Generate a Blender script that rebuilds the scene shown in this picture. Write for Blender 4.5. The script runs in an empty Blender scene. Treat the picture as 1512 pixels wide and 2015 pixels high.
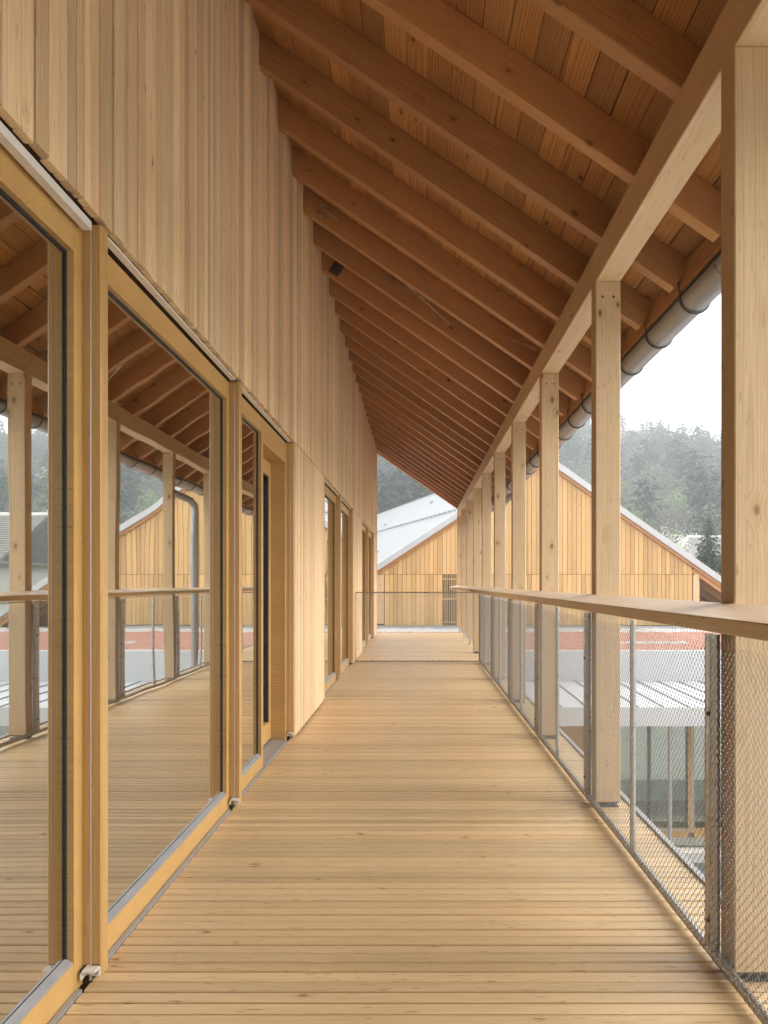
import bpy, math, random
import numpy as np
from mathutils import Vector, Matrix
R = math.radians
rnd = random.Random(7)
scene = bpy.context.scene
COL = scene.collection

# ------------------------------------------------------------------ camera
cam_d = bpy.data.cameras.new('camera')
cam = bpy.data.objects.new('camera', cam_d); COL.objects.link(cam)
cam.location = (0, 0, 1.25); cam.rotation_euler = (R(90), 0, 0)
cam_d.sensor_fit = 'HORIZONTAL'; cam_d.sensor_width = 36.0
cam_d.lens = 36.0 * 1550 / 1512
cam_d.shift_x = -(822 - 756) / 1512
cam_d.shift_y = (1147 - 1007.5) / 1512
cam_d.clip_start = 0.05; cam_d.clip_end = 3000
scene.camera = cam

# ------------------------------------------------------------------ sky, sun, exposure (overcast day)
SUN_EL, SUN_AZ = R(24), R(92)
w = bpy.data.worlds.new('World'); scene.world = w; w.use_nodes = True
nt = w.node_tree; nt.nodes.clear()
out = nt.nodes.new('ShaderNodeOutputWorld'); bg = nt.nodes.new('ShaderNodeBackground')
sky = nt.nodes.new('ShaderNodeTexSky'); sky.sky_type = 'NISHITA'; sky.sun_disc = False
sky.sun_elevation = SUN_EL; sky.sun_rotation = SUN_AZ; sky.air_density = 1.0; sky.dust_density = 6.0; sky.ozone_density = 1.0
hs = nt.nodes.new('ShaderNodeHueSaturation'); hs.inputs['Saturation'].default_value = 0.15
mixw = nt.nodes.new('ShaderNodeMix'); mixw.data_type = 'RGBA'; mixw.inputs[0].default_value = 0.8
mixw.inputs[7].default_value = (7.9, 8.0, 8.15, 1)
tcw = nt.nodes.new('ShaderNodeTexCoord'); nz = nt.nodes.new('ShaderNodeTexNoise'); nz.inputs['Scale'].default_value = 2.2; nz.inputs['Detail'].default_value = 3
mr = nt.nodes.new('ShaderNodeMapRange'); mr.inputs[1].default_value = 0.3; mr.inputs[2].default_value = 0.7; mr.inputs[3].default_value = 0.93; mr.inputs[4].default_value = 1.07
mul = nt.nodes.new('ShaderNodeMix'); mul.data_type = 'RGBA'; mul.blend_type = 'MULTIPLY'; mul.inputs[0].default_value = 1
L = nt.links.new
L(sky.outputs[0], hs.inputs['Color']); L(hs.outputs[0], mixw.inputs[6])
L(tcw.outputs['Generated'], nz.inputs['Vector']); L(nz.outputs['Fac'], mr.inputs[0])
L(mixw.outputs[2], mul.inputs[6]); L(mr.outputs[0], mul.inputs[7])
L(mul.outputs[2], bg.inputs['Color']); bg.inputs['Strength'].default_value = 0.11
L(bg.outputs[0], out.inputs[0])
sun_d = bpy.data.lights.new('sun', 'SUN'); sun_d.energy = 1.25; sun_d.angle = R(60); sun_d.color = (1, .97, .92)
sun = bpy.data.objects.new('sun', sun_d); COL.objects.link(sun)
# light comes from the open side (+X), a little from behind the camera
_dir = Vector((math.cos(SUN_EL) * math.sin(SUN_AZ), math.cos(SUN_EL) * math.cos(SUN_AZ), math.sin(SUN_EL)))
sun.rotation_euler = (-_dir).to_track_quat('-Z', 'Y').to_euler()
sun.location = _dir * 60
vs = scene.view_settings
vs.view_transform = 'Standard'; vs.look = 'None'; vs.gamma = 1; vs.use_curve_mapping = False; vs.exposure = 1.85
scene.render.engine = 'CYCLES'
cy = scene.cycles
cy.use_denoising = True; cy.use_adaptive_sampling = True; cy.adaptive_threshold = .02; cy.max_bounces = 9; cy.diffuse_bounces = 5; cy.glossy_bounces = 4
cy.transparent_max_bounces = 24; cy.volume_bounces = 1; cy.sample_clamp_indirect = 8; cy.caustics_reflective = False; cy.caustics_refractive = False

# ------------------------------------------------------------------ materials
class NT:
    def __init__(s, name):
        s.m = bpy.data.materials.new(name); s.m.use_nodes = True
        s.t = s.m.node_tree; s.t.nodes.clear()
        s.out = s.n('ShaderNodeOutputMaterial')
    def n(s, typ, **kw):
        x = s.t.nodes.new(typ)
        for k, v in kw.items(): setattr(x, k, v)
        return x
    def l(s, a, b): s.t.links.new(a, b)
    def put(s, sock, v):
        if isinstance(v, bpy.types.NodeSocket): s.l(v, sock)
        else: sock.default_value = v
    def math(s, op, a, b=None, c=None, clamp=False):
        x = s.n('ShaderNodeMath', operation=op); x.use_clamp = clamp
        s.put(x.inputs[0], a)
        if b is not None: s.put(x.inputs[1], b)
        if c is not None: s.put(x.inputs[2], c)
        return x.outputs[0]
    def vmath(s, op, a, b=None):
        x = s.n('ShaderNodeVectorMath', operation=op); s.put(x.inputs[0], a)
        if b is not None: s.put(x.inputs[1], b)
        return x.outputs[0]
    def range(s, v, a, b, c=0., d=1., smooth=False):
        x = s.n('ShaderNodeMapRange'); x.interpolation_type = 'SMOOTHSTEP' if smooth else 'LINEAR'
        s.put(x.inputs[0], v)
        for i, q in zip((1, 2, 3, 4), (a, b, c, d)): s.put(x.inputs[i], q)
        return x.outputs[0]
    def mix(s, f, a, b, blend='MIX'):
        x = s.n('ShaderNodeMix'); x.data_type = 'RGBA'; x.blend_type = blend
        s.put(x.inputs[0], f); s.put(x.inputs[6], a); s.put(x.inputs[7], b)
        return x.outputs[2]
    def noise(s, vec, scale=1., detail=2., rough=.5, w=None, dist=0.):
        x = s.n('ShaderNodeTexNoise')
        if w is not None:
            x.noise_dimensions = '4D'; s.put(x.inputs['W'], w)
        s.put(x.inputs['Vector'], vec); x.inputs['Scale'].default_value = scale
        x.inputs['Detail'].default_value = detail; x.inputs['Roughness'].default_value = rough
        x.inputs['Distortion'].default_value = dist
        return x.outputs['Fac']
    def bsdf(s, color, rough=.6, metal=0., spec=.5, bump=None, bstr=.2, bdist=.002):
        p = s.n('ShaderNodeBsdfPrincipled')
        s.put(p.inputs['Base Color'], color); s.put(p.inputs['Roughness'], rough); s.put(p.inputs['Metallic'], metal)
        p.inputs['Specular IOR Level'].default_value = spec
        if bump is not None:
            b = s.n('ShaderNodeBump'); b.inputs['Strength'].default_value = bstr; b.inputs['Distance'].default_value = bdist
            s.l(bump, b.inputs['Height']); s.l(b.outputs[0], p.inputs['Normal'])
        s.l(p.outputs[0], s.out.inputs[0]); return p
def c4(c): return (c[0], c[1], c[2], 1.)

def wood(name, base, ring, knot_p=.1, ring_mm=9., var=.12, redvar=.35, rough=.6, spec=.3, ring_amt=.5, knot_r=.1, streak=.5, red=(.62, .36, .20), fleck=.55):
    """timber with the grain along each piece's own X axis; every piece gets its own tone, rings and knots"""
    t = NT(name)
    tc = t.n('ShaderNodeTexCoord'); oi = t.n('ShaderNodeObjectInfo')
    P = tc.outputs['Object']; rn = oi.outputs['Random']
    W = t.math('MULTIPLY', rn, 173.)
    r2 = t.math('FRACT', t.math('MULTIPLY', rn, 17.31)); r3 = t.math('FRACT', t.math('MULTIPLY', rn, 41.77))
    vo = t.n('ShaderNodeTexVoronoi'); vo.voronoi_dimensions = '4D'; vo.inputs['Scale'].default_value = 8.
    t.l(P, vo.inputs['Vector']); t.l(W, vo.inputs['W'])
    # W distance would shrink knots: keep W an integer-like offset on position instead
    vo.voronoi_dimensions = '3D'
    cb = t.n('ShaderNodeCombineXYZ'); t.l(W, cb.inputs[0]); t.put(cb.inputs[1], t.math('MULTIPLY', rn, 71.)); t.put(cb.inputs[2], t.math('MULTIPLY', rn, 29.))
    PO = t.vmath('ADD', P, cb.outputs[0])
    t.l(t.vmath('MULTIPLY', PO, (.55, 1., 1.)), vo.inputs['Vector'])
    sepc = t.n('ShaderNodeSeparateColor'); t.l(vo.outputs['Color'], sepc.inputs[0])
    sel = t.math('LESS_THAN', sepc.outputs[0], knot_p)
    krad = t.range(sepc.outputs[1], 0., 1., knot_r * .35, knot_r)
    kd = t.math('DIVIDE', vo.outputs['Distance'], krad)
    core = t.math('MULTIPLY', t.range(kd, .75, 1.15, 1., 0., True), sel)
    halo = t.math('MULTIPLY', t.range(kd, .9, 3.2, 1., 0., True), sel)
    # growth rings
    sp = t.n('ShaderNodeSeparateXYZ'); t.l(P, sp.inputs[0])
    st = t.vmath('MULTIPLY', PO, (.9, 5., 5.))
    wob = t.math('SUBTRACT', t.noise(st, 1., 2., .5), .5)
    wob2 = t.math('SUBTRACT', t.noise(t.vmath('MULTIPLY', PO, (.35, 2., 2.)), 1., 1.), .5)
    yy = t.math('ADD', t.math('ADD', sp.outputs[1], t.math('MULTIPLY', t.math('SUBTRACT', r2, .5), .16)), t.math('MULTIPLY', wob2, .05))
    zz = t.math('ADD', t.math('ADD', sp.outputs[2], t.math('MULTIPLY_ADD', r3, .10, .015)), t.math('MULTIPLY', wob, .02))
    rr = t.math('SQRT', t.math('ADD', t.math('MULTIPLY', yy, yy), t.math('MULTIPLY', zz, zz)))
    rr = t.math('ADD', rr, t.math('MULTIPLY', halo, .012))
    fr = t.math('FRACT', t.math('MULTIPLY', rr, 1000. / ring_mm))
    late = t.math('MULTIPLY', t.range(fr, .35, .92, 0., 1., True), t.range(fr, .93, 1., 1., 0.))
    fib = t.noise(t.vmath('MULTIPLY', PO, (5., 260., 260.)), 1., 3., .6)
    strk = t.noise(t.vmath('MULTIPLY', PO, (.7, 90., 90.)), 1., 3., .55)
    big = t.noise(t.vmath('MULTIPLY', PO, (.8, 6., 6.)), 1., 2., .5)
    # colour
    cA = t.mix(t.math('MULTIPLY', late, ring_amt), c4(base), c4(ring))
    cA = t.mix(t.range(strk, .35, .75, 0., streak * .6), cA, c4([a * .72 + b * .1 for a, b in zip(base, ring)]))
    cA = t.mix(t.math('MULTIPLY', t.math('POWER', r2, 1.6), redvar), cA, c4(red), 'MULTIPLY' if False else 'MIX')
    val = t.math('MULTIPLY_ADD', t.math('SUBTRACT', r3, .5), var * 2, 1.)
    val = t.math('MULTIPLY', val, t.range(fib, .3, .7, .88, 1.10))
    val = t.math('MULTIPLY', val, t.range(big, .3, .7, .93, 1.05))
    hv = t.n('ShaderNodeHueSaturation'); t.l(cA, hv.inputs['Color']); t.l(val, hv.inputs['Value'])
    cK = t.mix(t.math('MULTIPLY', halo, .28), hv.outputs[0], c4([base[0] * .62, base[1] * .48, base[2] * .36]))
    cK = t.mix(t.math('MULTIPLY', core, .85), cK, t.mix(sepc.outputs[2], c4([base[0] * .13, base[1] * .09, base[2] * .08]), c4([base[0] * .45, base[1] * .33, base[2] * .25])))
    fl = t.noise(t.vmath('MULTIPLY', PO, (13., 105., 105.)), 1., 2., .5)
    cK = t.mix(t.range(fl, .655, .74, 0., fleck), cK, c4([base[0] * .42, base[1] * .33, base[2] * .25]))
    fl2 = t.noise(t.vmath('MULTIPLY', PO, (9., 85., 85.)), 1., 1., .5)
    cK = t.mix(t.range(fl2, .25, .33, fleck * .5, 0.), cK, c4([min(1, q * 1.25) for q in base]))
    bump = fib
    t.bsdf(cK, rough, 0., spec, bump, .18, .0012)
    return t.m

def plain(name, col, rough=.6, metal=0., nscale=8., namt=.12, bump=0., spec=.5, bscale=None, bdist=.004, stretch=(1, 1, 1)):
    t = NT(name); tc = t.n('ShaderNodeTexCoord')
    v = t.vmath('MULTIPLY', tc.outputs['Object'], stretch)
    n = t.noise(v, nscale, 4., .6)
    col2 = t.mix(t.range(n, .3, .7), c4([q * (1 - namt) for q in col]), c4([min(1, q * (1 + namt)) for q in col]))
    r = t.range(n, .3, .7, rough * .85, min(1, rough * 1.12))
    t.bsdf(col2, r, metal, spec, t.noise(v, bscale or nscale * 4, 3.) if bump else None, bump, bdist)
    return t.m

M = {}
M['deck'] = wood('larch decking', (.68, .485, .265), (.57, .365, .17), .9, 7., .15, .34, .42, .5, .28, .085, .45, (.53, .31, .135), .8)
M['clad'] = wood('larch cladding', (.82, .61, .375), (.64, .42, .20), 1.0, 7., .19, .55, .62, .25, .5, .09, .85, (.62, .385, .215))
M['frame'] = wood('oiled window frame', (.57, .345, .125), (.49, .275, .085), .05, 5., .06, .15, .38, .45, .3, .04, .5, (.52, .29, .095))
M['handrail'] = wood('pale handrail', (.74, .575, .395), (.62, .43, .26), .3, 8., .05, .1, .5, .35, .4, .09, .4, (.66, .46, .28))
M['post'] = wood('spruce post', (.63, .455, .275), (.51, .325, .16), 1.0, 9., .06, .12, .55, .3, .6, .14, .5, (.62, .39, .205))
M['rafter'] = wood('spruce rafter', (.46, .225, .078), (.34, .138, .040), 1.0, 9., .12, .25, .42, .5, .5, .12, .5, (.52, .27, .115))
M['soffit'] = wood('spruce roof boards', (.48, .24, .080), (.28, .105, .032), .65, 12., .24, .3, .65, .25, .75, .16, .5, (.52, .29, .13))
M['facade'] = wood('facade larch boards', (.57, .375, .165), (.45, .25, .095), .6, 8., .18, .5, .6, .25, .35, .09, .5, (.60, .36, .17))
M['undeck'] = plain('underside timber', (.30, .14, .05), .8)
M['backing'] = plain('wall backing', (.09, .045, .02), .9)
M['steel'] = plain('galvanised steel', (.46, .43, .40), .30, .92, 30., .16, .1)
M['cable'] = plain('steel cable', (.33, .315, .295), .4, .8, 50., .1)
M['dark_steel'] = plain('dark steel', (.09, .085, .08), .5, .6)
M['alu'] = plain('aluminium', (.38, .385, .395), .45, .35, 20., .06)
M['white'] = plain('white coated metal', (.74, .71, .66), .45, 0., 20., .04)
M['zinc'] = plain('zinc gutter', (.31, .31, .315), .32, .8, 5., .12, .05, stretch=(1, .25, 1))
M['gasket'] = plain('black gasket', (.018, .018, .018), .6)
M['sheet'] = plain('light grey roof sheet', (.47, .485, .50), .5, .15, 3., .05)
M['sheet_dark'] = plain('grey seam metal', (.38, .39, .41), .5, .3)
M['sheet_white'] = plain('pale coated sheet', (.54, .555, .575), .5, .05, 3., .04)
M['red'] = plain('red brick chip substrate', (.40, .19, .135), .95, 0., 9., .35, .9, bscale=40., bdist=.03)
M['gravel'] = plain('pale gravel', (.52, .50, .48), .95, 0., 25., .3, 1., bscale=60., bdist=.03)
M['asphalt'] = plain('wet asphalt', (.10, .105, .105), .6, 0., 14., .3, .6, bscale=90., bdist=.01)
M['concrete'] = plain('concrete', (.45, .45, .43), .85, 0., 6., .1, .3)
M['bounce_paving'] = plain('pale concrete paving', (.56, .55, .52), .9, 0., 1.5, .08, .2)  # for the added out-of-view slab, pale to throw light into the gallery
M['annexroom'] = plain('pale green wall', (.50, .56, .50), .9)
M['grass'] = plain('meadow', (.10, .14, .05), .95, 0., .4, .3, .5)
M['tile'] = plain('old grey roof tile', (.26, .25, .235), .85, 0., 3., .2, .3)
M['stucco'] = plain('white stucco', (.70, .68, .64), .9, 0., 2., .06)
M['barn'] = plain('dark barn boards', (.10, .075, .055), .85, 0., 3., .2, stretch=(6, 6, .4))
M['bark'] = plain('bark', (.13, .105, .085), .95, 0., 6., .3, .6)
M['room'] = plain('interior plaster', (.34, .30, .24), .9)
M['roomfloor'] = plain('interior floor', (.26, .20, .13), .5)

def leafmat(name, col, var=.3, trans=.3, attr=None):
    t = NT(name)
    tc = t.n('ShaderNodeTexCoord'); n = t.noise(tc.outputs['Object'], 1.3 if not attr else .25, 3., .6)
    if attr:
        a = t.n('ShaderNodeAttribute', attribute_name=attr); base = a.outputs['Color']
    else: base = c4(col)
    hv = t.n('ShaderNodeHueSaturation'); t.put(hv.inputs['Color'], base); t.l(t.range(n, .3, .7, 1 - var, 1 + var), hv.inputs['Value'])
    d = t.n('ShaderNodeBsdfDiffuse'); tr = t.n('ShaderNodeBsdfTranslucent'); mx = t.n('ShaderNodeMixShader'); mx.inputs[0].default_value = trans
    t.l(hv.outputs[0], d.inputs[0]); t.l(hv.outputs[0], tr.inputs[0]); t.l(d.outputs[0], mx.inputs[1]); t.l(tr.outputs[0], mx.inputs[2])
    t.l(mx.outputs[0], t.out.inputs[0]); return t.m
M['needle'] = leafmat('spruce needles', (.055, .095, .055), .4, .12)
M['blossom'] = leafmat('white blossom', (.62, .62, .56), .2, .35)
M['forest'] = leafmat('forest foliage', None, .28, .25, 'tree_colour')

def glassmat(name, tint, n_surf=6., wav=.3):
    t = NT(name)
    lw = t.n('ShaderNodeLayerWeight'); lw.inputs['Blend'].default_value = .5
    tc = t.n('ShaderNodeTexCoord')
    nn = t.noise(tc.outputs['Object'], 1.6, 1., .4)
    b = t.n('ShaderNodeBump'); b.inputs['Strength'].default_value = wav; b.inputs['Distance'].default_value = .004
    t.l(nn, b.inputs['Height'])
    F = t.math('MULTIPLY_ADD', t.math('POWER', lw.outputs['Facing'], 3.2), .88, .12)
    Rf = t.math('DIVIDE', t.math('MULTIPLY', F, n_surf), t.math('MULTIPLY_ADD', F, n_surf - 1, 1.))
    tr = t.n('ShaderNodeBsdfTransparent'); tr.inputs[0].default_value = c4(tint)
    gl = t.n('ShaderNodeBsdfGlossy'); gl.inputs['Roughness'].default_value = 0.0; gl.inputs[0].default_value = (.96, .98, .96, 1)
    t.l(b.outputs[0], gl.inputs['Normal'])
    mx = t.n('ShaderNodeMixShader'); t.l(Rf, mx.inputs[0]); t.l(tr.outputs[0], mx.inputs[1]); t.l(gl.outputs[0], mx.inputs[2])
    t.l(mx.outputs[0], t.out.inputs[0]); return t.m
M['glass'] = glassmat('window glass', (.86, .89, .86))
M['glass2'] = glassmat('annex glass', (.82, .90, .86), 1.5, .1)

# ------------------------------------------------------------------ builders
def reg(o, parent=None):
    COL.objects.link(o)
    if parent is not None:
        o.parent = parent; o.matrix_parent_inverse = parent.matrix_basis.inverted()
    return o
def tag(o, label=None, cat=None, group=None, kind=None):
    if label: o['label'] = label
    if cat: o['category'] = cat
    if group: o['group'] = group
    if kind: o['kind'] = kind
    return o
def empty(name, loc, label, cat, group=None):
    o = bpy.data.objects.new(name, None); o.matrix_basis = Matrix.Translation(loc); o.empty_display_size = .2
    reg(o); return tag(o, label, cat, group)
def mesh_obj(name, me, parent, mat4=None):
    o = bpy.data.objects.new(name, me)
    if mat4 is not None: o.matrix_basis = mat4
    return reg(o, parent)
CACHE = {}
def bar_mesh(Lx, wy, hz, ch, mat):
    k = (round(Lx, 3), round(wy, 4), round(hz, 4), round(ch, 4), mat)
    if k in CACHE: return CACHE[k]
    a, b, c, e = Lx / 2, wy / 2, hz / 2, min(ch, wy * .3, hz * .3)
    ring = [(b, c - e), (b - e, c), (-b + e, c), (-b, c - e), (-b, -c + e), (-b + e, -c), (b - e, -c), (b, -c + e)]
    V = [(-a, y, z) for y, z in ring] + [(a, y, z) for y, z in ring]
    Fc = [(i, (i + 1) % 8, 8 + (i + 1) % 8, 8 + i) for i in range(8)] + [tuple(range(7, -1, -1)), tuple(range(8, 16))]
    me = bpy.data.meshes.new('timber'); me.from_pydata(V, [], [f[::-1] for f in Fc]); me.materials.append(M[mat]); me.update()
    CACHE[k] = me; return me
def bar(name, parent, mat, p0, p1, wy, hz, up=(0, 0, 1), ch=.003, roll=None):
    """a squared timber from p0 to p1: width wy, depth hz along up; its grain runs along its length"""
    p0, p1 = Vector(p0), Vector(p1); x = (p1 - p0); Ln = x.length; x.normalize()
    z = Vector(up); z = (z - x * z.dot(x)).normalized(); y = z.cross(x)
    m = Matrix((x, y, z)).transposed().to_4x4(); m.translation = (p0 + p1) / 2
    return mesh_obj(name, bar_mesh(Ln, wy, hz, ch, mat), parent, m)
class MB:
    def __init__(s): s.V = []; s.F = []
    def quad(s, *p): n = len(s.V); s.V += [tuple(q) for q in p]; s.F.append(tuple(range(n, n + len(p))))
    def box(s, x0, x1, y0, y1, z0, z1):
        n = len(s.V)
        s.V += [(x0, y0, z0), (x1, y0, z0), (x1, y1, z0), (x0, y1, z0), (x0, y0, z1), (x1, y0, z1), (x1, y1, z1), (x0, y1, z1)]
        s.F += [tuple(n + i for i in f) for f in ((0, 3, 2, 1), (4, 5, 6, 7), (0, 1, 5, 4), (1, 2, 6, 5), (2, 3, 7, 6), (3, 0, 4, 7))]
        return s
    def obox(s, p0, p1, wy, hz, up=(0, 0, 1)):
        p0, p1 = Vector(p0), Vector(p1); x = (p1 - p0).normalized(); z = Vector(up); z = (z - x * z.dot(x)).normalized(); y = z.cross(x)
        n = len(s.V)
        for p in (p0, p1):
            for a, b in ((-1, -1), (1, -1), (1, 1), (-1, 1)): s.V.append(tuple(p + y * (a * wy / 2) + z * (b * hz / 2)))
        s.F += [tuple(n + i for i in f) for f in ((0, 1, 2, 3), (7, 6, 5, 4), (0, 4, 5, 1), (1, 5, 6, 2), (2, 6, 7, 3), (3, 7, 4, 0))]
        return s
    def tube(s, pts, r, n=10, cap=True, closed=False):
        pts = [Vector(p) for p in pts]; base = len(s.V); up = None
        for i, p in enumerate(pts):
            a = pts[i - 1] if (i > 0 or closed) else p; b = pts[(i + 1) % len(pts)] if (i < len(pts) - 1 or closed) else p
            d = (b - a).normalized()
            if up is None:
                up = Vector((0, 0, 1)) if abs(d.z) < .9 else Vector((1, 0, 0))
            u = (up - d * up.dot(d)).normalized(); v = d.cross(u); up = u
            rr = r[i] if isinstance(r, (list, tuple)) else r
            for k in range(n):
                t = 2 * math.pi * k / n; s.V.append(tuple(p + u * (rr * math.cos(t)) + v * (rr * math.sin(t))))
        m = len(pts)
        for i in range(m if closed else m - 1):
            j = (i + 1) % m
            for k in range(n):
                s.F.append((base + i * n + k, base + i * n + (k + 1) % n, base + j * n + (k + 1) % n, base + j * n + k))
        if cap and not closed:
            s.F.append(tuple(base + k for k in range(n - 1, -1, -1))); s.F.append(tuple(base + (m - 1) * n + k for k in range(n)))
        return s
    def prism(s, poly, axis, a, b):
        """extrude a 2D polygon: axis 'y' -> (x,z) poly, 'x' -> (y,z) poly, 'z' -> (x,y) poly"""
        n = len(s.V); k = len(poly)
        f = {'y': lambda p, t: (p[0], t, p[1]), 'x': lambda p, t: (t, p[0], p[1]), 'z': lambda p, t: (p[0], p[1], t)}[axis]
        s.V += [f(p, a) for p in poly] + [f(p, b) for p in poly]
        s.F += [(n + i, n + (i + 1) % k, n + k + (i + 1) % k, n + k + i) for i in range(k)]
        s.F += [tuple(n + i for i in range(k - 1, -1, -1)), tuple(n + k + i for i in range(k))]
        return s
    def build(s, name, parent, mat, smooth=False, origin=None):
        if origin is None:
            A = np.array(s.V); lo, hi = A.min(0), A.max(0); origin = Vector(((lo[0] + hi[0]) / 2, (lo[1] + hi[1]) / 2, lo[2]))
        origin = Vector(origin)
        me = bpy.data.meshes.new(name); me.from_pydata([tuple(Vector(v) - origin) for v in s.V], [], s.F); me.update()
        import bmesh
        bm = bmesh.new(); bm.from_mesh(me); bmesh.ops.recalc_face_normals(bm, faces=bm.faces[:]); bm.to_mesh(me); bm.free()
        me.materials.append(M[mat])
        if smooth:
            for p in me.polygons: p.use_smooth = True
            me.set_sharp_from_angle(angle=R(40))
        return mesh_obj(name, me, parent, Matrix.Translation(origin))

# ------------------------------------------------------------------ layout numbers (metres; camera at the origin, gallery runs along +Y)
G0, GS = 2.459, 1.915                      # first post and the grid of posts / window fins
grid = lambda k: G0 + GS * k
PX0, PX1 = .990, 1.128                     # posts and beam, inner and outer face
DX0, DX1 = -1.022, 1.188                   # deck edges
YB = -4.6                                  # the gallery goes on behind the camera to here
YW, YD = 18.95, 19.72                      # end of the wall, end of deck and roof
SL = .688                                  # roof slope
def zr(x): return 3.10 - SL * (x - .99)    # underside of the rafters
RV = .205                                  # vertical depth of the rafters
NRM = Vector((SL, 0, 1)).normalized()
HEAD = 2.38                                # bottom of the upper cladding
WX = -.982                                 # face of the cladding

# ================================================================== ground
mb = MB(); mb.quad((-700, -300, -3.62), (700, -300, -3.62), (700, 900, -3.62), (-700, 900, -3.62))
tag(mb.build('ground', None, 'grass'), kind='structure')
mb = MB(); mb.box(1.3, 40, 10.6, 13.62, -3.9, -3.602)
tag(mb.build('courtyard_paving', None, 'asphalt'), kind='structure')
mb = MB(); mb.box(1.3, 60, -40, 10.58, -3.9, -3.60)  # unseen pale slab, added to bounce light onto upper wall and ceiling
tag(mb.build('bounce_pavement', None, 'bounce_paving'), kind='structure')
mb = MB(); mb.box(.95, 40, 13.64, 14.10, -3.9, -3.585); mb.box(1.0, 40, 14.6, 15.6, -3.9, -3.59)
tag(mb.build('concrete_path', None, 'concrete'), kind='structure')
mb = MB(); mb.box(1.0, 40, 14.10, 14.22, -3.9, -3.53)
tag(mb.build('kerb', None, 'white'), kind='structure')

# ================================================================== deck
deck = MB().box(DX0, DX1 - .004, YB, YD, -.20, -.034).build('deck_floor', None, 'undeck'); tag(deck, kind='structure')
DP = .0625
y = YD - DP / 2; nb = 0
yy_list = []
while y > 1.55: yy_list.append(y); y -= DP
for y in yy_list:
    dz = rnd.uniform(-.0015, .0015)
    bar('deck_board', deck, 'deck', (DX0, y, -.015 + dz), (DX1 - .006, y, -.015 + dz), DP - rnd.choice([.007, .009, .011]), .030, ch=.004)
mb = MB()
while y > YB: mb.box(DX0, DX1 - .006, y - DP / 2 + .003, y + DP / 2 - .003, -.03, 0); y -= DP
tag(mb.build('decking', deck, 'deck'), kind='stuff')
mb = MB(); mb.box(DX1, DX1 + .026, YB, YD, -.26, .012)
mb.build('edge_flashing', deck, 'alu')

# ================================================================== the timber building
B = empty('timber_building', (-3, 8, -3.6), 'timber clad house with a roofed gallery, tall windows and exposed rafters', 'building')
# --- wall
wall = MB().box(-1.10, -1.012, YB, YW - .03, HEAD + .01, 4.66).build('wall', B, 'backing')
y = YW - .035; first = True
W_SET = [.042, .052, .058, .066, .074, .088]
bar('corner_board', wall, 'clad', (WX - .02, YW - .012, 0.03), (WX - .02, YW - .012, 4.655), .024, .062, up=(1, 0, 0))
nclad = 0
while y > 1.62:
    wd = rnd.choice(W_SET)
    pr = rnd.uniform(-.004, .004)
    bar('cladding_board', wall, 'clad', (WX - .013 + pr, y - wd / 2, HEAD + rnd.uniform(-.002, .002)), (WX - .013 + pr, y - wd / 2, 4.665), wd - rnd.choice([.0025, .003, .004, .007, .010]), .026, up=(1, 0, 0), ch=.004)
    y -= wd; nclad += 1
mb = MB()
while y > YB:
    mb.box(WX - .026, WX, y - .066, y - .003, HEAD, 4.665); y -= .07
tag(mb.build('cladding', wall, 'clad'), kind='stuff')
def low_panel(y0, y1):
    MB().box(-1.10, -1.012, y0 + .004, y1 - .004, 0.0, HEAD - .01).build('panel_backing', wall, 'backing')
    y = y1 - .003
    while y > y0 + .02:
        wd = min(rnd.choice(W_SET), y - y0)
        if y - wd - y0 < .03: wd = y - y0
        pr = rnd.uniform(-.002, .002)
        bar('cladding_board', wall, 'clad', (WX - .014 + pr, y - wd / 2, .022), (WX - .014 + pr, y - wd / 2, HEAD - .007), wd - .003, .026, up=(1, 0, 0), ch=.003)
        y -= wd
FW = .056                                   # fin width
low_panel(grid(2) + FW + .004, grid(3) + .12)
low_panel(grid(5) + FW + .004, grid(6) + .02)
low_panel(grid(8) + FW + .004, YW - .03)
# --- fins with the wire guides of the outside blinds
FX = -1.045                                 # front of the window frames
for k in [-3, -2, -1, 0, 1, 2, 3, 4, 5, 6, 7, 8]:
    y0 = grid(k) + (.12 if k == 3 else (.02 if k == 6 else .0))
    if k in (3, 6): y0 += .004
    fin = bar('mullion_fin', B, 'frame', (-1.06, y0 + FW / 2, .024), (-1.06, y0 + FW / 2, HEAD - .012), FW, .145, up=(1, 0, 0), ch=.004)
    if k >= 0 and k not in (3, 6):
        xw, yw = -1.012, y0 - .022
        MB().tube([(xw, yw, .028), (xw, yw, HEAD - .03)], .0022, 6).build('guide_wire', fin, 'alu')
        br = MB(); br.box(xw - .024, xw + .022, y0 - .044, y0 - .001, .052, .058); br.box(xw - .004, xw + .022, y0 - .007, y0 - .001, .026, .058); br.box(xw - .024, xw - .019, y0 - .044, y0 - .001, .030, .058)
        b_ = br.build('wire_bracket', fin, 'white')
        sc_ = MB(); sc_.tube([(xw, yw, .020), (xw, yw, .050)], .0045, 8); sc_.tube([(xw + .012, y0 - .012, .036), (xw + .012, y0 - .006, .036)], .005, 8)
        sc_.build('bracket_screw', fin, 'steel')
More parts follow.
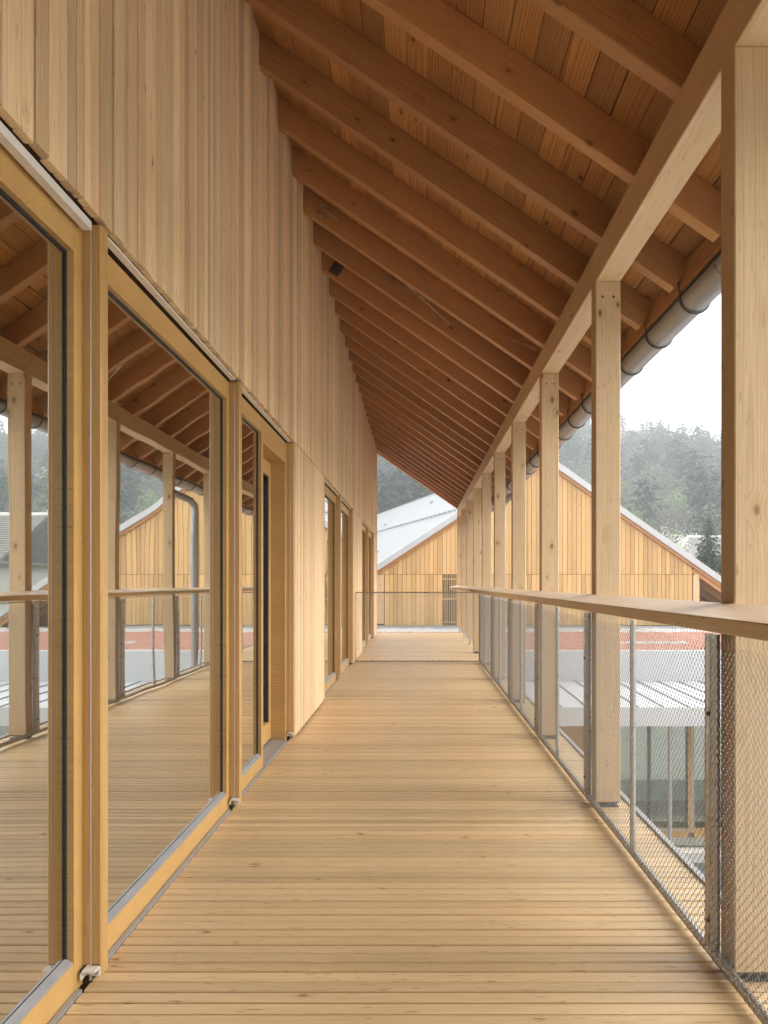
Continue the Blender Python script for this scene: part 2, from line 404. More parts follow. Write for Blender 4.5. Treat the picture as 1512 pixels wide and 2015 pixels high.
# --- windows
def window(y0, y1, name='window', zb=.0, zt=2.36, blind=.0):
    """frame with stiles and rails, gasket, pane and metal sill, set between two fins"""
    st, tr, brl = .062, .10, .092
    f = MB()
    f.box(-1.13, FX, y0, y0 + st, zb, zt); f.box(-1.13, FX, y1 - st, y1, zb, zt)
    f.box(-1.13, FX - .001, y0 + st, y1 - st, zt - tr, zt); f.box(-1.13, FX - .001, y0 + st, y1 - st, zb, zb + brl)
    o = f.build(name, B, 'frame')
    a, b = y0 + st, y1 - st; c, d = zb + brl, zt - tr; g = MB(); q = .008
    gx0, gx1 = -1.071, -1.066
    g.box(gx0, gx1, a, a + q, c, d); g.box(gx0, gx1, b - q, b, c, d); g.box(gx0, gx1, a + q, b - q, d - q, d)
    g.build('gasket', o, 'gasket')
    p = MB(); p.box(-1.080, -1.072, a - .008, b + .008, c - .005, d + .008); p.build('glass_pane', o, 'glass')
    s = MB(); s.prism([(-1.070, c + .018), (-1.0475, c + .004), (-1.0475, c - .004), (-1.070, c - .008)], 'y', a + .002, b - .002); s.build('sill_profile', o, 'alu')
    return o
def blind_rail(k0, y0, y1, drop):
    MB().box(-1.030, -1.004, y0, y1, HEAD - .006 - drop - (.026 if drop else .007), HEAD - .006 - drop).build('blind_rail', B, 'white')
wins = [(-3, -2), (-2, -1), (-1, 0), (0, 1), (3, 4), (4, 5), (6, 7), (7, 8)]
for k0, k1 in wins:
    y0 = grid(k0) + FW + .003 + (.124 if k0 == 3 else (.024 if k0 == 6 else 0)); y1 = grid(k1) - .003
    window(y0, y1)
    if k0 >= -1: blind_rail(k0, y0 + .01, y1 - .03, .012 if k0 == -1 else .0)
# bay with the fixed light and the door
yb0, yb1 = grid(1) + FW + .003, grid(2) - .003
ym = 5.33
window(yb0, ym)
blind_rail(1, yb0 + .01, yb1 - .03, 0)
f = MB(); f.box(-1.30, FX, yb1 - .075, yb1, 0.0, 2.36); f.box(-1.30, FX - .001, ym, yb1 - .075, 2.20, 2.36); f.box(-1.30, -1.13, ym - .02, ym + .01, 0, 2.20)
f.build('door_casing', B, 'frame')
f = MB(); dx0, dx1 = -1.215, -1.155; a, b = ym + .012, yb1 - .077
f.box(dx0, dx1, a, a + .085, .03, 2.19); f.box(dx0, dx1, b - .085, b, .03, 2.19); f.box(dx0, dx1 - .001, a + .085, b - .085, 2.08, 2.19); f.box(dx0, dx1 - .001, a + .085, b - .085, .03, .17)
door = f.build('glass_door', B, 'frame')
MB().box(-1.19, -1.182, a + .08, b - .08, .165, 2.085).build('glass_pane', door, 'glass')
g = MB(); g.box(-1.178, -1.160, a + .085, a + .10, .17, 2.08); g.box(-1.178, -1.160, b - .10, b - .085, .17, 2.08); g.box(-1.178, -1.160, a + .1, b - .1, 2.065, 2.08); g.build('gasket', door, 'gasket')
g = MB(); g.tube([(-1.155, a + .045, 1.02), (-1.10, a + .045, 1.02), (-1.10, a + .15, 1.02)], .009, 8); g.build('door_handle', door, 'steel')
MB().box(-1.30, -1.028, ym + .002, yb1 - .077, -.03, .012).build('door_threshold', B, 'alu')
# metal track along the foot of the wall
for k0, k1 in [(-3, 0), (0, 1), (1, 2), (3, 4), (4, 5), (6, 7), (7, 8)]:
    y0 = grid(k0) + FW + .006 + (.124 if k0 == 3 else 0); y1 = grid(k1) - .05
    if k0 == 1: y1 = ym
    MB().box(-1.042, -1.026, y0, y1, -.03, .007).build('base_track', B, 'alu')
# --- rooms behind the glass
rm = MB()
rm.box(-6.2, -6.0, YB, YW, -.2, 4.6); rm.box(-6.0, -1.14, YB - .1, YB, -.2, 5.6); rm.box(-6.0, -1.13, YW - .2, YW - .03, -3.6, 4.6)
rm.box(-6.0, -1.14, YB, YW - .2, 2.55, 2.75)
rm.box(-6.0, -1.14, grid(5) + .2, grid(5) + .4, -.2, 2.55); rm.box(-6.0, -1.14, grid(2) + .5, grid(2) + .7, -.2, 2.55)
rm.build('inner_wall', B, 'room')
MB().box(-6.0, -1.14, YB, YW - .2, -.3, -.002).build('inner_floor', B, 'roomfloor')
lw_ = MB(); lw_.box(.70, .90, YB, YD, -3.62, -.21); lw_.build('lower_wall', B, 'facade')
# --- roof: covering, boards, rafters
xr0, xr1 = -6.4, 1.50
def ztop(x, off=0): return zr(x) + RV + off
cov = MB(); cov.prism([(xr1 + .02, ztop(xr1 + .02, .030)), (xr0, ztop(xr0, .030)), (xr0, ztop(xr0, .15)), (xr1 + .02, ztop(xr1 + .02, .15))], 'y', YB, YD + .02)
roof = cov.build('roof', B, 'sheet')
th = .025 * math.sqrt(1 + SL * SL)
bw = .142; cosr = 1 / math.sqrt(1 + SL * SL)
s_ = 0; row = 0
xx = 1.47
while xx > -1.18:
    xm = xx - bw * cosr / 2
    yj = YD - .01 - rnd.uniform(0, 3.2)
    yh = YD - .01
    while yh > YB:
        yl = max(YB, yj)
        if yl < 1.0: yl = YB
        if yh - yl > .05:
            zc = ztop(xm, .0145) + rnd.uniform(-.0015, .0015)
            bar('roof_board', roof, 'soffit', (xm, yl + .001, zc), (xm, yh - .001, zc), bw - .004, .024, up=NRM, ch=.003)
        yh = yl; yj = yl - rnd.choice([3.19, 3.83, 4.47])
    xx -= bw * cosr
RY0, RS = 2.99, GS / 3
hz = RV * cosr
yr = []
k = -11
while RY0 + RS * k < YD - .02:
    if RY0 + RS * k > YB: yr.append(RY0 + RS * k)
    k += 1
raf = []; gz_e = 2.795
for y in yr:
    xa, xb = 1.425, -1.16
    off = RV / 2
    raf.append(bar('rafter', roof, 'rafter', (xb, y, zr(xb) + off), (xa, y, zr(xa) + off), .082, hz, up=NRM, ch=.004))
bar('verge_rafter', roof, 'rafter', (-1.16, YD - .035, zr(-1.16) + RV / 2), (1.425, YD - .035, zr(1.425) + RV / 2), .06, hz, up=NRM, ch=.004)
bar('eaves_board', roof, 'soffit', (1.447, YB, zr(1.447) + RV * .60), (1.447, YD - .01, zr(1.447) + RV * .60), .024, .12, up=(0, 0, 1), ch=.003)
MB().box(1.4605, 1.4655, YB, YD, gz_e, zr(1.46) + RV * .97).build('eaves_flashing', roof, 'dark_steel')
# --- beam and posts
ys = [YB, -1.2, grid(1) + .07, grid(3) + .07, grid(5) + .07, grid(7) + .07, YD - .03]
for a, b in zip(ys[:-1], ys[1:]):
    bar('eaves_beam', B, 'post', ((PX0 + PX1) / 2, a + .0008, 3.018), ((PX0 + PX1) / 2, b - .0008, 3.018), PX1 - PX0, .184, ch=.004)
PD = .112
for k in range(-3, 10):
    foot = .145 if k >= 7 else .034
    pst = bar('post', B, 'post', ((PX0 + PX1) / 2, grid(k) + PD / 2, foot), ((PX0 + PX1) / 2, grid(k) + PD / 2, 2.9235), PX1 - PX0, PD, up=(0, 1, 0), ch=.004)
    fb = MB(); xc, yc = (PX0 + PX1) / 2, grid(k) + PD / 2
    fb.box(xc - .062, xc + .062, yc - .05, yc + .05, foot - .010, foot - .001); fb.tube([(xc, yc, .0), (xc, yc, foot - .01)], .022 if k >= 7 else .03, 10); fb.box(xc - .06, xc + .06, yc - .05, yc + .05, .002, .010)
    fb.build('post_foot', pst, 'dark_steel' if k < 7 else 'steel')
    if k == 0: continue
    bl = MB()
    for dx in (-.03, .03): bl.tube([(xc + dx, grid(k) - .002, 2.84), (xc + dx, grid(k) + .004, 2.84)], .007, 8)
    bl.build('post_screw', pst, 'dark_steel')
# --- roof bracing rods
mid = lambda x: zr(x) + RV * .55
def near(v): return min(yr, key=lambda q: abs(q - v))
for (x0, y0), (x1, y1) in [((-.83, 7.72), (1.0, 6.62)), ((-.83, 6.68), (1.0, 7.86))]:
    MB().tube([(x0, y0, mid(x0)), (x1, y1, mid(x1))], .0055, 6).build('bracing_rod', roof, 'steel')
def plate(x, y):
    p = MB(); d = Vector((1, 0, -SL)).normalized(); c = Vector((x, y, mid(x)))
    p.obox(c - d * .055, c + d * .055, .012, .13, up=NRM); p.obox(c + d * .01 + Vector((0, -.03, 0)), c + d * .06 + Vector((0, -.03, 0)), .05, .04, up=NRM)
    p.build('bracket_plate', roof, 'dark_steel')
yb_ = near(7.85) - .048
plate(-.83, yb_)
q = MB(); yb_ = near(6.9) - .043; d = Vector((1, 0, -SL)).normalized()
for i in (-1, 1):
    for j in (-1, 1):
        c = Vector((-.80, yb_, mid(-.80))) + d * (.035 * i) + NRM * (.03 * j); q.tube([c, c - Vector((0, .014, 0))], .013, 8)
q.build('bolt_heads', roof, 'steel')
# --- gutter, hooks, down pipe
gx, gz, gr = 1.522, 2.812, .080
prof = []
for i in range(15):
    t = math.pi + math.pi * i / 14; prof.append((gx + gr * math.cos(t), gz + gr * math.sin(t)))
prof2 = [(gx + (gr - .003) * math.cos(math.pi + math.pi * i / 14), gz + (gr - .003) * math.sin(math.pi + math.pi * i / 14)) for i in range(14, -1, -1)]
gm = MB()
gm.prism(prof + prof2, 'y', YB, YD + .03)
gm.tube([(gx + gr + .004, YB, gz), (gx + gr + .004, YD + .03, gz)], .007, 8)
gut = gm.build('gutter', B, 'zinc', smooth=True)
for y in [v + .05 for v in yr if v > 1]:
    h = MB(); pts = [(gx + (gr + .006) * math.cos(math.pi * .92 + math.pi * 1.12 * i / 14), y, gz + (gr + .006) * math.sin(math.pi * .92 + math.pi * 1.12 * i / 14)) for i in range(15)]
    pts = [(1.42, y, ztop(1.42) - .03), (gx - gr - .008, y, gz + .05)] + pts
    h.tube(pts, .0052, 6); h.build('gutter_hook', gut, 'dark_steel', smooth=True)
for y in (grid(1) - .55, grid(3) + .3, grid(6)):
    h = MB(); a_ = [(gx + (gr + .003) * math.cos(math.pi + math.pi * i / 14), gz + (gr + .003) * math.sin(math.pi + math.pi * i / 14)) for i in range(15)]
    b_ = [(gx + (gr + .0005) * math.cos(math.pi + math.pi * i / 14), gz + (gr + .0005) * math.sin(math.pi + math.pi * i / 14)) for i in range(14, -1, -1)]
    h.prism(a_ + b_, 'y', y, y + .06); h.build('gutter_collar', gut, 'zinc', smooth=True)
dp = MB()
dp.tube([(gx, 11.62, gz - .03), (gx, 11.62, gz - .13), (gx - .02, 11.70, gz - .19), (1.36, 12.14, 2.52), (1.33, 12.24, 2.45), (1.33, 12.26, 2.36), (1.33, 12.26, -3.5)], .05, 14)
dpo = dp.build('down_pipe', B, 'zinc', smooth=True)
for z in (2.1, .5):
    MB().tube([(1.33 + .055 * math.cos(t), 12.26 + .055 * math.sin(t), z) for t in [2 * math.pi * i / 16 for i in range(16)]], .008, 6, closed=True).build('pipe_clamp', dpo, 'steel')

# ================================================================== railing
RX = .972
rail = empty('railing', (RX, 7, 0), 'long gallery railing of steel tubes and cable mesh under a wide timber handrail', 'railing')
hj = [-4.5, -1.83, 2.0, 5.83, 9.66, 13.49, 17.32, 19.62]
tl = Vector((.18, 0, .031)).normalized(); hup = Vector((-tl.z, 0, tl.x))
for a, b in zip(hj[:-1], hj[1:]):
    c = Vector((.898, 0, 1.1705)) - hup * .021
    bar('handrail', rail, 'handrail', (c.x, a + .001, c.z), (c.x, b - .001, c.z), .183, .042, up=hup, ch=.003)
MB().box(.950, .985, YB, 12.36, 1.091, 1.101).build('rail_top_bar', rail, 'steel')
MB().box(.945, .985, 12.4, 19.6, 1.098, 1.106).build('rail_top_bar', rail, 'steel')
YR1 = 12.34
joints = [grid(k) + .137 for k in range(-3, 5)] + [YR1 - .012]
ZB, ZT = .034, 1.074
WR = .00085
def wire_mesh(o3, ux, Lw, Hh, pw, ph, WR=WR):
    """diamond net of crossed cables filling Lw x Hh from o3 along ux and +Z"""
    m = MB(); ux = Vector(ux); uz = Vector((0, 0, 1)); nrm = ux.cross(uz); o3 = Vector(o3)
    def P(a, b, e=0): return o3 + ux * a + uz * b + nrm * e
    sl = ph / pw
    n0 = -int(Hh / ph) - 2; n1 = int(Lw / pw) + 2
    for i in range(n0, n1):
        a0 = i * pw
        # rising
        s, e = max(0, a0), min(Lw, a0 + Hh / sl)
        if e - s > .004: m.tube([P(s, (s - a0) * sl, WR), P(e, (e - a0) * sl, WR)], WR, 3, False)
        if e - s > .004: m.tube([P(s, Hh - (s - a0) * sl, -WR), P(e, Hh - (e - a0) * sl, -WR)], WR, 3, False)
    return m
for a, b in zip(joints[:-1], joints[1:]):
    if b < .8: continue
    y0, y1 = a + .025, b - .025
    for y in (y0, y1): MB().tube([(RX, y, ZB), (RX, y, 1.082)], .0155, 12).build('rail_tube', rail, 'steel', smooth=True)
    MB().tube([(RX, (y0 + y1) / 2, ZB), (RX, (y0 + y1) / 2, 1.082)], .0135, 12).build('mid_tube', rail, 'steel', smooth=True)
    MB().tube([(RX, y0 - .024, ZB), (RX, y1 + .024, ZB)], .0165, 12).build('bottom_tube', rail, 'steel', smooth=True)
    m = wire_mesh((RX - .017, y0, ZB + .01), (0, 1, 0), y1 - y0, ZT - ZB - .03, .031, .029)
    # hem loops up to the top bar and lacing round the bottom tube and the end tubes
    n = int((y1 - y0) / .031)
    for i in range(n):
        yy = y0 + (i + .5) * .031
        m.tube([(RX - .017, yy - .013, ZT - .022), (RX - .018, yy, ZT + .001), (RX - .012, yy + .004, ZT + .022)], WR * 1.1, 3, False)
    lac = [(RX + .0178 * math.cos(q), y0 + .031 * q / (2 * math.pi), ZB + .0178 * math.sin(q)) for q in [2 * math.pi * i / 7 for i in range(int(7 * (y1 - y0) / .031))]]
    m.tube(lac, WR * 1.1, 3, False)
    for ye in (y0, y1):
        lac = [(RX + .0168 * math.cos(q), ye + .0168 * math.sin(q), ZB + .029 * q / (2 * math.pi)) for q in [2 * math.pi * i / 7 for i in range(int(7 * (ZT - ZB) / .029))]]
        m.tube(lac, WR * 1.1, 3, False)
    if a < 7:   # ferrules at the crossings
        for i in range(int((y1 - y0) / .0155)):
            for j in range(int((ZT - ZB - .03) / .0145)):
                if (i + j) % 2 == 0:
                    yy, zz = y0 + i * .0155, ZB + .01 + j * .0145
                    m.box(RX - .0188, RX - .0152, yy - .0009, yy + .0009, zz - .0020, zz + .0020)
    tag(m.build('cable_mesh', rail, 'cable'), kind='stuff')
    jb = MB()
    for z in (.14, .82): jb.tube([(RX - .02, b - .004, z), (RX + .02, b - .004, z)], .007, 8); jb.box(RX - .006, RX + .02, b - .012, b + .012, z - .012, z + .012)
    jb.build('joint_bolt', rail, 'dark_steel')
er = empty('end_railing', (0, YR1, 0), 'low mesh screen in a thin tube frame closing off the far gallery', 'railing')
t = MB(); X0, X1 = -.968, .960
t.tube([(X0, YR1, .022), (X1, YR1, .022), (X1, YR1, 1.10), (X0, YR1, 1.10)], .011, 10, closed=True); t.build('tube_frame', er, 'steel', smooth=True)
m = wire_mesh((X0 + .012, YR1, .032), (1, 0, 0), X1 - X0 - .024, 1.058, .034, .032, .0018)
tag(m.build('cable_mesh', er, 'cable'), kind='stuff')

# ================================================================== flat-roofed annex across the yard
AX0, AX1 = 1.9, 22.
A = empty('annex', (8, 16, -3.6), 'low annex with red chip roof, pale metal canopy and glazed front behind the railing', 'building')
MB().box(-5, AX1, 17.22, 28, -.62, -.275).build('roof_deck', A, 'concrete')
def rough_patch(name, x0, x1, y0, y1, z, mat, amp, nx, ny, seed):
    r = np.random.RandomState(seed)
    xs = np.linspace(x0, x1, nx); ys_ = np.linspace(y0, y1, ny)
    V = [(xs[i] + r.uniform(-.02, .02), ys_[j] + r.uniform(-.02, .02) * (0 < j < ny - 1), z + r.uniform(0, amp) * (0 < i < nx - 1 and 0 < j < ny - 1)) for j in range(ny) for i in range(nx)]
    mb = MB(); mb.V = V; mb.F = [(j * nx + i, j * nx + i + 1, (j + 1) * nx + i + 1, (j + 1) * nx + i) for j in range(ny - 1) for i in range(nx - 1)]
    o = mb.build(name, A, mat); tag(o, kind='stuff'); return o
rough_patch('red_substrate', -4.9, AX1 - .2, 17.45, 24.3, -.272, 'red', .035, 230, 60, 3)
rough_patch('pale_gravel', -4.9, AX1 - .2, 24.0, 26.0, -.262, 'gravel', .05, 260, 24, 4)
rough_patch('gravel_streak', 4.9, 6.7, 19.45, 19.85, -.255, 'gravel', .05, 50, 12, 5)
mb = MB(); mb.box(-1.6, 9.6, 25.62, 25.86, -.26, -.17); mb.build('drain_channel', A, 'sheet_dark')
MB().box(AX0, AX1, 17.18, 17.42, -1.05, -.235).build('parapet', A, 'sheet_white')
cz0, cz1 = -.905, -.95
mb = MB(); mb.prism([(17.18, cz0), (13.87, cz1), (13.87, cz1 - .05), (17.18, cz0 - .05)], 'x', AX0, AX1)
can = mb.build('canopy', A, 'sheet_white')
x = AX0 + .2
while x < AX1 - 8:
    bar('seam', can, 'sheet_dark', (x, 13.89, cz1 + .012), (x, 17.17, cz0 + .012), .022, .024, ch=.002); x += .45
MB().box(AX0, AX1, 13.84, 13.868, -1.27, -.94).build('fascia', A, 'sheet_white')
MB().box(AX0, AX1, 13.90, 17.2, -1.26, -1.06).build('canopy_soffit', A, 'undeck')
MB().box(AX0, AX1, 17.6, 17.8, -3.62, -.63).build('back_wall', A, 'annexroom')
MB().box(AX0, AX0 + .15, 15.06, 17.6, -3.6, -1.27).build('side_wall', A, 'facade')
x = 3.62; pw = 1.58
for i in range(6):
    fr = MB(); a, b = x + i * pw, x + (i + 1) * pw
    fr.box(a, a + .06, 14.96, 15.04, -3.5, -1.265); fr.box(b - .06, b - .002, 14.96, 15.04, -3.5, -1.265); fr.box(a + .06, b - .06, 14.962, 15.038, -3.59, -3.42); fr.box(a + .06, b - .06, 14.962, 15.038, -1.36, -1.265)
    fo = fr.build('glazed_bay', A, 'frame')
    MB().box(a + .05, b - .05, 14.995, 15.005, -3.43, -1.35).build('glass_pane', fo, 'glass2')
MB().box(AX0 + .15, x - .01, 14.96, 15.04, -3.6, -1.265).build('front_wall', A, 'facade')
for xx_ in (4.60, 9.4, 14.):
    MB().tube([(xx_, 14.35, -3.6), (xx_, 14.35, -1.26)], .038, 12).build('canopy_column', A, 'alu', smooth=True)
mb = MB(); mb.tube([(4.2, 14.85, -3.42), (5.17, 14.85, -3.42), (5.17, 14.85, -1.3)], .02, 8); mb.build('rain_pipe', A, 'alu', smooth=True)

# ================================================================== gabled timber house at the end
H = empty('gabled_house', (4, 26, -.26), 'gabled house clad in golden vertical boards under a pale metal roof', 'house')
YF = 26.0
PKX, PKZ, SLL, SLR = 4.225, 5.494, .654, .70
def roofz(x): return PKZ - (SLL * (PKX - x) if x < PKX else SLR * (x - PKX))
RD = Vector((-.274, .962, 0))
HX0, HX1, HJ, HB = -1.34, 9.29, 1.535, -.15
RT = .225
poly = [(HX0 + .03, HB), (HX1 - .03, HB), (HX1 - .03, roofz(HX1) - RT - .02), (PKX, PKZ - RT - .02), (HX0 + .03, roofz(HX0) - RT - .02)]
mb = MB(); n = len(poly)
ln = 22.
mb.V = [(p[0], YF + .03, p[1]) for p in poly] + [(p[0] + RD.x * ln, YF + .03 + RD.y * ln, p[1]) for p in poly]
mb.F = [(i, (i + 1) % n, n + (i + 1) % n, n + i) for i in range(n)] + [tuple(range(n)), tuple(range(n, 2 * n))]
hwall = mb.build('wall', H, 'backing')
VX0, VX1 = .855, 1.325
x = HX0 + .25; fb_n = 0
while x < HX1 - .2 - .02:
    wd = min(rnd.uniform(.135, .16), HX1 - .2 - x)
    xm = x + wd / 2; zt_ = min(roofz(x), roofz(x + wd)) - RT - .03
    pr = rnd.uniform(-.004, .004)
    if not (VX0 - .06 < xm < VX1 + .06): bar('facade_board', hwall, 'facade', (xm, YF + pr, HB), (xm, YF + pr, HJ - .012), wd - .009, .026, up=(0, -1, 0), ch=.004)
    bar('facade_board', hwall, 'facade', (xm, YF + pr, HJ + .0), (xm, YF + pr, zt_), wd - .009, .026, up=(0, -1, 0), ch=.004)
    x += wd
for xa in (HX0 + .09, HX0 + .2):     # uppers above the corner boards
    bar('facade_board', hwall, 'facade', (xa, YF, HJ), (xa, YF, roofz(xa) - RT - .06), .10, .026, up=(0, -1, 0), ch=.004)
bar('corner_board', H, 'post', (HX0 + .115, YF - .012, HB + .05), (HX0 + .115, YF - .012, HJ - .01), .235, .05, up=(0, -1, 0))
bar('corner_board', H, 'post', (HX1 - .1, YF - .012, HB + .05), (HX1 - .1, YF - .012, HJ - .01), .19, .05, up=(0, -1, 0))
vg = MB().box(VX0 - .06, VX1 + .03, YF + .004, YF + .02, HB, HJ - .02).build('vent_grille', H, 'gasket')
for i in range(9):
    xs_ = VX0 - .04 + i * .060
    bar('slat', vg, 'facade', (xs_, YF - .012, HB), (xs_, YF - .012, HJ - .012), .024, .02, up=(0, -1, 0), ch=.002)
for z in (HJ - .16, .72, HB + .1): bar('rail', vg, 'facade', (VX0 - .06, YF - .03, z), (VX1 + .03, YF - .03, z), .04, .014, up=(0, -1, 0), ch=.002)
# roof slabs following the skewed ridge
YV = YF - .16
def slab(x0, x1, name, lnr):
    m = MB(); A4 = [(x0, roofz(x0)), (x1, roofz(x1)), (x1, roofz(x1) - RT), (x0, roofz(x0) - RT)]
    m.V = [(p[0], YV, p[1]) for p in A4] + [(p[0] + RD.x * lnr, YV + RD.y * lnr, p[1]) for p in A4]
    m.F = [(i, (i + 1) % 4, 4 + (i + 1) % 4, 4 + i) for i in range(4)] + [(0, 1, 2, 3), (7, 6, 5, 4)]
    return m.build(name, H, 'sheet')
rl = slab(-3.4, PKX, 'roof', 26.); rr_ = slab(PKX + .002, 13.2, 'roof', 26.)
nl = Vector((-SLL, 0, 1)).normalized()
for i in range(46):
    o = Vector((RD.x, RD.y, 0)) * (.35 + i * .55)
    bar('seam', rl, 'sheet', Vector((-3.38, YV, roofz(-3.38) + .012)) + o, Vector((PKX - .05, YV, roofz(PKX - .05) + .012)) + o, .02, .026, up=nl, ch=.002)
o_ = Vector((RD.x, RD.y, 0))
p0 = Vector((1.35, YV, roofz(1.35) + .07)); sg = MB()
sg.tube([p0 + o_ * .3, p0 + o_ * 25], .022, 6)
for i in range(44): sg.obox(p0 + o_ * (.4 + i * .55) - Vector((0, 0, .07)), p0 + o_ * (.4 + i * .55) + Vector((0, 0, .03)), .06, .06, up=(1, 0, 0))
sg.build('snow_guard', rl, 'sheet_dark')
for i, (xq, dq) in enumerate([(-.6, 3.2), (.2, 7.5), (2.4, 4.), (3.1, 9.), (2.0, 13.), (3.4, 2.2), (.9, 12.)]):
    c = Vector((xq, YV, roofz(xq) + .03)) + o_ * dq
    MB().box(c.x - .08, c.x + .08, c.y - .1, c.y + .1, c.z - .04, c.z + .05).build('snow_stop', rl, 'sheet_dark')
MB().tube([Vector((PKX, YV, PKZ + .01)), Vector((PKX, YV, PKZ + .01)) + o_ * 26], .05, 8).build('ridge_cap', H, 'sheet')
# timber under the verge and rafters of its open gallery
for s, (xa, xb) in enumerate([(HX0 - 2., PKX), (PKX, 13.2)]):
    slp = SLL if s == 0 else -SLR; up_ = Vector((-slp, 0, 1)).normalized()
    bar('verge_board', H, 'rafter', (xa, YF - .06, roofz(xa) - RT - .06), (xb, YF - .06, roofz(xb) - RT - .06), .05, .11, up=up_)
up_ = Vector((SLR, 0, 1)).normalized()
for i in range(7):
    yo = YF + .02 + i * .62; xo = RD.x / RD.y * i * .62
    bar('rafter', H, 'rafter', (9.1 + xo, yo, roofz(9.1) - RT - .17), (13. + xo, yo, roofz(13.) - RT - .17), .09, .20, up=up_)
MB().box(9.3, 9.36, YF + .1, YF + 5, -.2, roofz(9.36) - RT - .3).build('side_wall', H, 'facade')
for yo in (0, 3.1): bar('post', H, 'post', (12.0 - yo * .28, YF + .3 + yo, -.26), (12.0 - yo * .28, YF + .3 + yo, roofz(12.) - RT - .3), .14, .14, up=(0, 1, 0))

# ================================================================== village houses
def house(name, label, cx, cy, L2, W2, ze, zrg, rz, hip, roofm, wallm, z0=-3.6, windows=(), rib=.33):
    e = empty(name, (cx, cy, z0), label, 'house')
    mt = Matrix.Translation((cx, cy, 0)) @ Matrix.Rotation(rz, 4, 'Z'); T = lambda x, y, z: tuple(mt @ Vector((x, y, z)))
    def bld(m, nm, mat, par): m.V = [T(*v) for v in m.V]; return m.build(nm, par, mat)
    m = MB(); m.box(-L2, L2, -W2, W2, z0, ze - .02)
    if not hip:
        for sx in (-L2, L2 - .1): m.prism([(-W2, ze - .02), (W2, ze - .02), (0, zrg - .15)], 'x', sx, sx + .1)
    bld(m, 'wall', wallm, e)
    ov = .6; zl = ze - ov * (zrg - ze) / W2; hp = W2 * .8 if hip else -ov; th = .14
    m = MB()
    for dz in (0, -th):
        a, b, c, d = (-L2 - ov, -W2 - ov, zl + dz), (L2 + ov, -W2 - ov, zl + dz), (L2 + ov, W2 + ov, zl + dz), (-L2 - ov, W2 + ov, zl + dz)
        r0, r1 = (-L2 + hp, 0, zrg + dz), (L2 - hp, 0, zrg + dz)
        m.quad(a, b, r1, r0); m.quad(c, d, r0, r1); m.quad(b, c, r1); m.quad(d, a, r0)
    ro = bld(m, 'roof', roofm, e)
    if roofm == 'tile':
        k = 1; n = int((W2 + ov) * 1.2 / rib); rb = MB()
        for k in range(1, n):
            f_ = k / n; yl = -(W2 + ov) * (1 - f_); z = zl + (zrg - zl) * f_; xe = (L2 + ov) + ((L2 - hp) - (L2 + ov)) * f_
            rb.box(-xe, xe, yl - .06, yl + .03, z - .02, z + .045)
            rb.box(-xe, xe, -yl - .03, -yl + .06, z - .02, z + .045)
        tag(bld(rb, 'tile_courses', 'tile', ro), kind='stuff')
        rc = MB()
        rc.tube([(-L2 + hp, 0, zrg + .04), (L2 - hp, 0, zrg + .04)], .13, 8)
        if hip:
            for sx in (-1, 1):
                for sy in (-1, 1): rc.tube([(sx * (L2 - hp), 0, zrg + .04), (sx * (L2 + ov), sy * (W2 + ov), zl + .04)], .12, 8)
        bld(rc, 'ridge_tiles', 'stucco', ro)
    ga = MB(); ga.box(-L2 - ov, L2 + ov, -W2 - ov - .14, -W2 - ov, zl - .16, zl - .02); bld(ga, 'gutter', 'alu', e)
    for (wx, wz, ww, wh) in windows:
        fo = MB().box(wx - ww / 2, wx + ww / 2, -W2 - .05, -W2 + .02, wz, wz + wh); fo = bld(fo, 'window', 'barn', e)
        g_ = MB(); g_.box(wx - ww / 2 + .08, wx - .03, -W2 - .06, -W2 - .045, wz + .08, wz + wh - .08); g_.box(wx + .03, wx + ww / 2 - .08, -W2 - .06, -W2 - .045, wz + .08, wz + wh - .08); bld(g_, 'pane', 'gasket', fo)
    return e
house('village_house', 'distant house with a grey hipped tile roof beside the dark spruce', 33.8, 85, 9.0, 5.5, 2.2, 6.2, R(1.5), True, 'tile', 'stucco', windows=[(-6, -2, 1.2, 1.4), (-2, -2, 1.2, 1.4), (2, -2, 1.2, 1.4)])
house('white_house', 'white house with a brown tile roof mirrored in the nearest window', 27.9, 48, 7.2, 5.0, 2.75, 5.35, R(3), False, 'tile', 'stucco', windows=[(-4.5, -.2, 1.1, 1.4), (-1, -.2, 1.1, 1.4), (2.4, -.2, 1.1, 1.4)])
house('dark_barn', 'dark timber barn with a steep roof mirrored in the nearest window', 27.0, 60, 4.4, 2.2, 1.9, 6.2, R(90), False, 'barn', 'barn')

